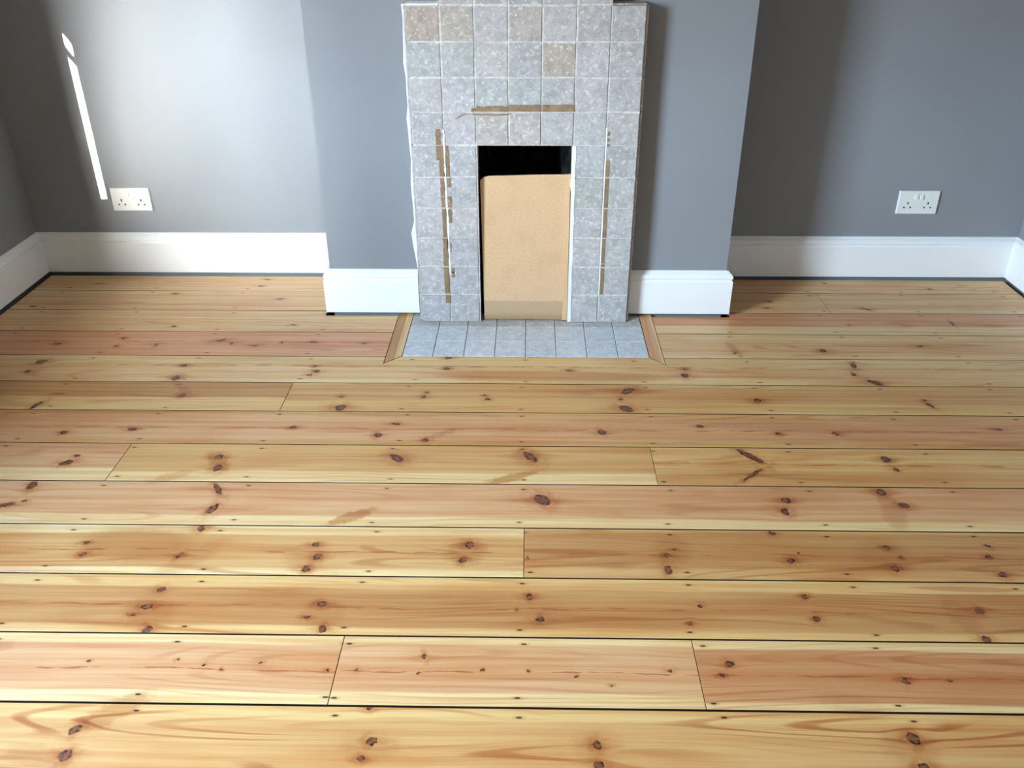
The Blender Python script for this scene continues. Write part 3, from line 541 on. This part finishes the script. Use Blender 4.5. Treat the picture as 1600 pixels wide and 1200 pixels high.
f0 = [bm.verts.new((x, 0, z)) for x, z in prof]; f1 = [bm.verts.new((x, .006, z)) for x, z in prof]
bm.faces.new(f0); bm.faces.new(f1[::-1])
for k in range(len(prof)): bm.faces.new([f0[k], f0[(k + 1) % len(prof)], f1[(k + 1) % len(prof)], f1[k]])
o = link_obj('hardboard_panel', bm_mesh(bm, 'hardboard_panel'), mat_board(), label='tan hardboard panel standing in the fireplace opening', category='panel')
o.location = (.0445, FRY + .014, .0045); o.rotation_euler = (math.radians(-1.2), 0, 0)
bm = bmesh.new()
pp = [(.0, 0), (.0165, 0), (.0150, .46), (.0125, .46)]
f0 = [bm.verts.new((x, 0, z)) for x, z in pp]; f1 = [bm.verts.new((x, .006, z)) for x, z in pp]
bm.faces.new(f0); bm.faces.new(f1[::-1])
for k in range(4): bm.faces.new([f0[k], f0[(k + 1) % 4], f1[(k + 1) % 4], f1[k]])
o = link_obj('wooden_batten', bm_mesh(bm, 'wooden_batten'), mat_paint('pale_batten_wood', S(214, 176, 130), .6, .06, .3), label='thin tapering wooden batten wedged at the right of the hardboard panel', category='batten')
o.location = (.1735, FRY + .0072, .0045); o.rotation_euler = (math.radians(-1.2), 0, 0)

# ------------------------------------------------------------------ double sockets
def socket(x, z, ywall, label):
    root = link_obj('double_socket', None, label=label, category='socket', group='double wall sockets'); root.location = (x, ywall, z)
    HX = .0365   # half distance between outlets
    holes = []
    for s in (-1, 1):
        cx = s * .0365
        holes += [(cx - .0026, cx + .0026, -.007, .0025), (cx - .0148, cx - .0078, -.0208, -.0156), (cx + .0078, cx + .0148, -.0208, -.0156)]
    us = sorted({-.0705, .0705} | {v for h in holes for v in h[:2]}); vz = sorted({-.0405, .0405} | {v for h in holes for v in h[2:]})
    def solid(i, j):
        u, v = (us[i] + us[i + 1]) / 2, (vz[j] + vz[j + 1]) / 2
        return not any(h[0] < u < h[1] and h[2] < v < h[3] for h in holes)
    bm = bmesh.new(); grid_solid(bm, us, vz, solid, -.0088, -.0075, lambda u, v, d: (u, d, v))
    # sloping rim
    o4 = [(-.073, -.043), (.073, -.043), (.073, .043), (-.073, .043)]; i4 = [(-.0705, -.0405), (.0705, -.0405), (.0705, .0405), (-.0705, .0405)]
    A = [bm.verts.new((a, 0, b)) for a, b in o4]; B = [bm.verts.new((a, -.0062, b)) for a, b in o4]; C = [bm.verts.new((a, -.0088, b)) for a, b in i4]
    for k in range(4):
        l = (k + 1) % 4; bm.faces.new([A[k], A[l], B[l], B[k]]); bm.faces.new([B[k], B[l], C[l], C[k]])
    link_obj('faceplate', bm_mesh(bm, 'faceplate'), M_PLASTIC, root)
    link_obj('contact_recess', box_mesh('contact_recess', -.058, .058, -.0072, -.0005, -.03, .012), M_DARKHOLE, root)
    for s in (-1, 1):
        bm = bmesh.new(); add_box(bm, -.0055, .0055, -.0035, 0, -.0095, .0095, .0012, 2)
        for v in bm.verts:
            if v.co.y < -.001: v.co.y += .12 * v.co.z
        o = link_obj('rocker_switch', bm_mesh(bm, 'rocker_switch'), M_PLASTIC, root); o.location = (s * .0095, -.0087, .022)
socket(-1.426, .2936, DL, 'white double wall socket beside the bright sun streak in the left alcove')
socket(1.480, .2960, DR, 'white double wall socket in the shaded right alcove')
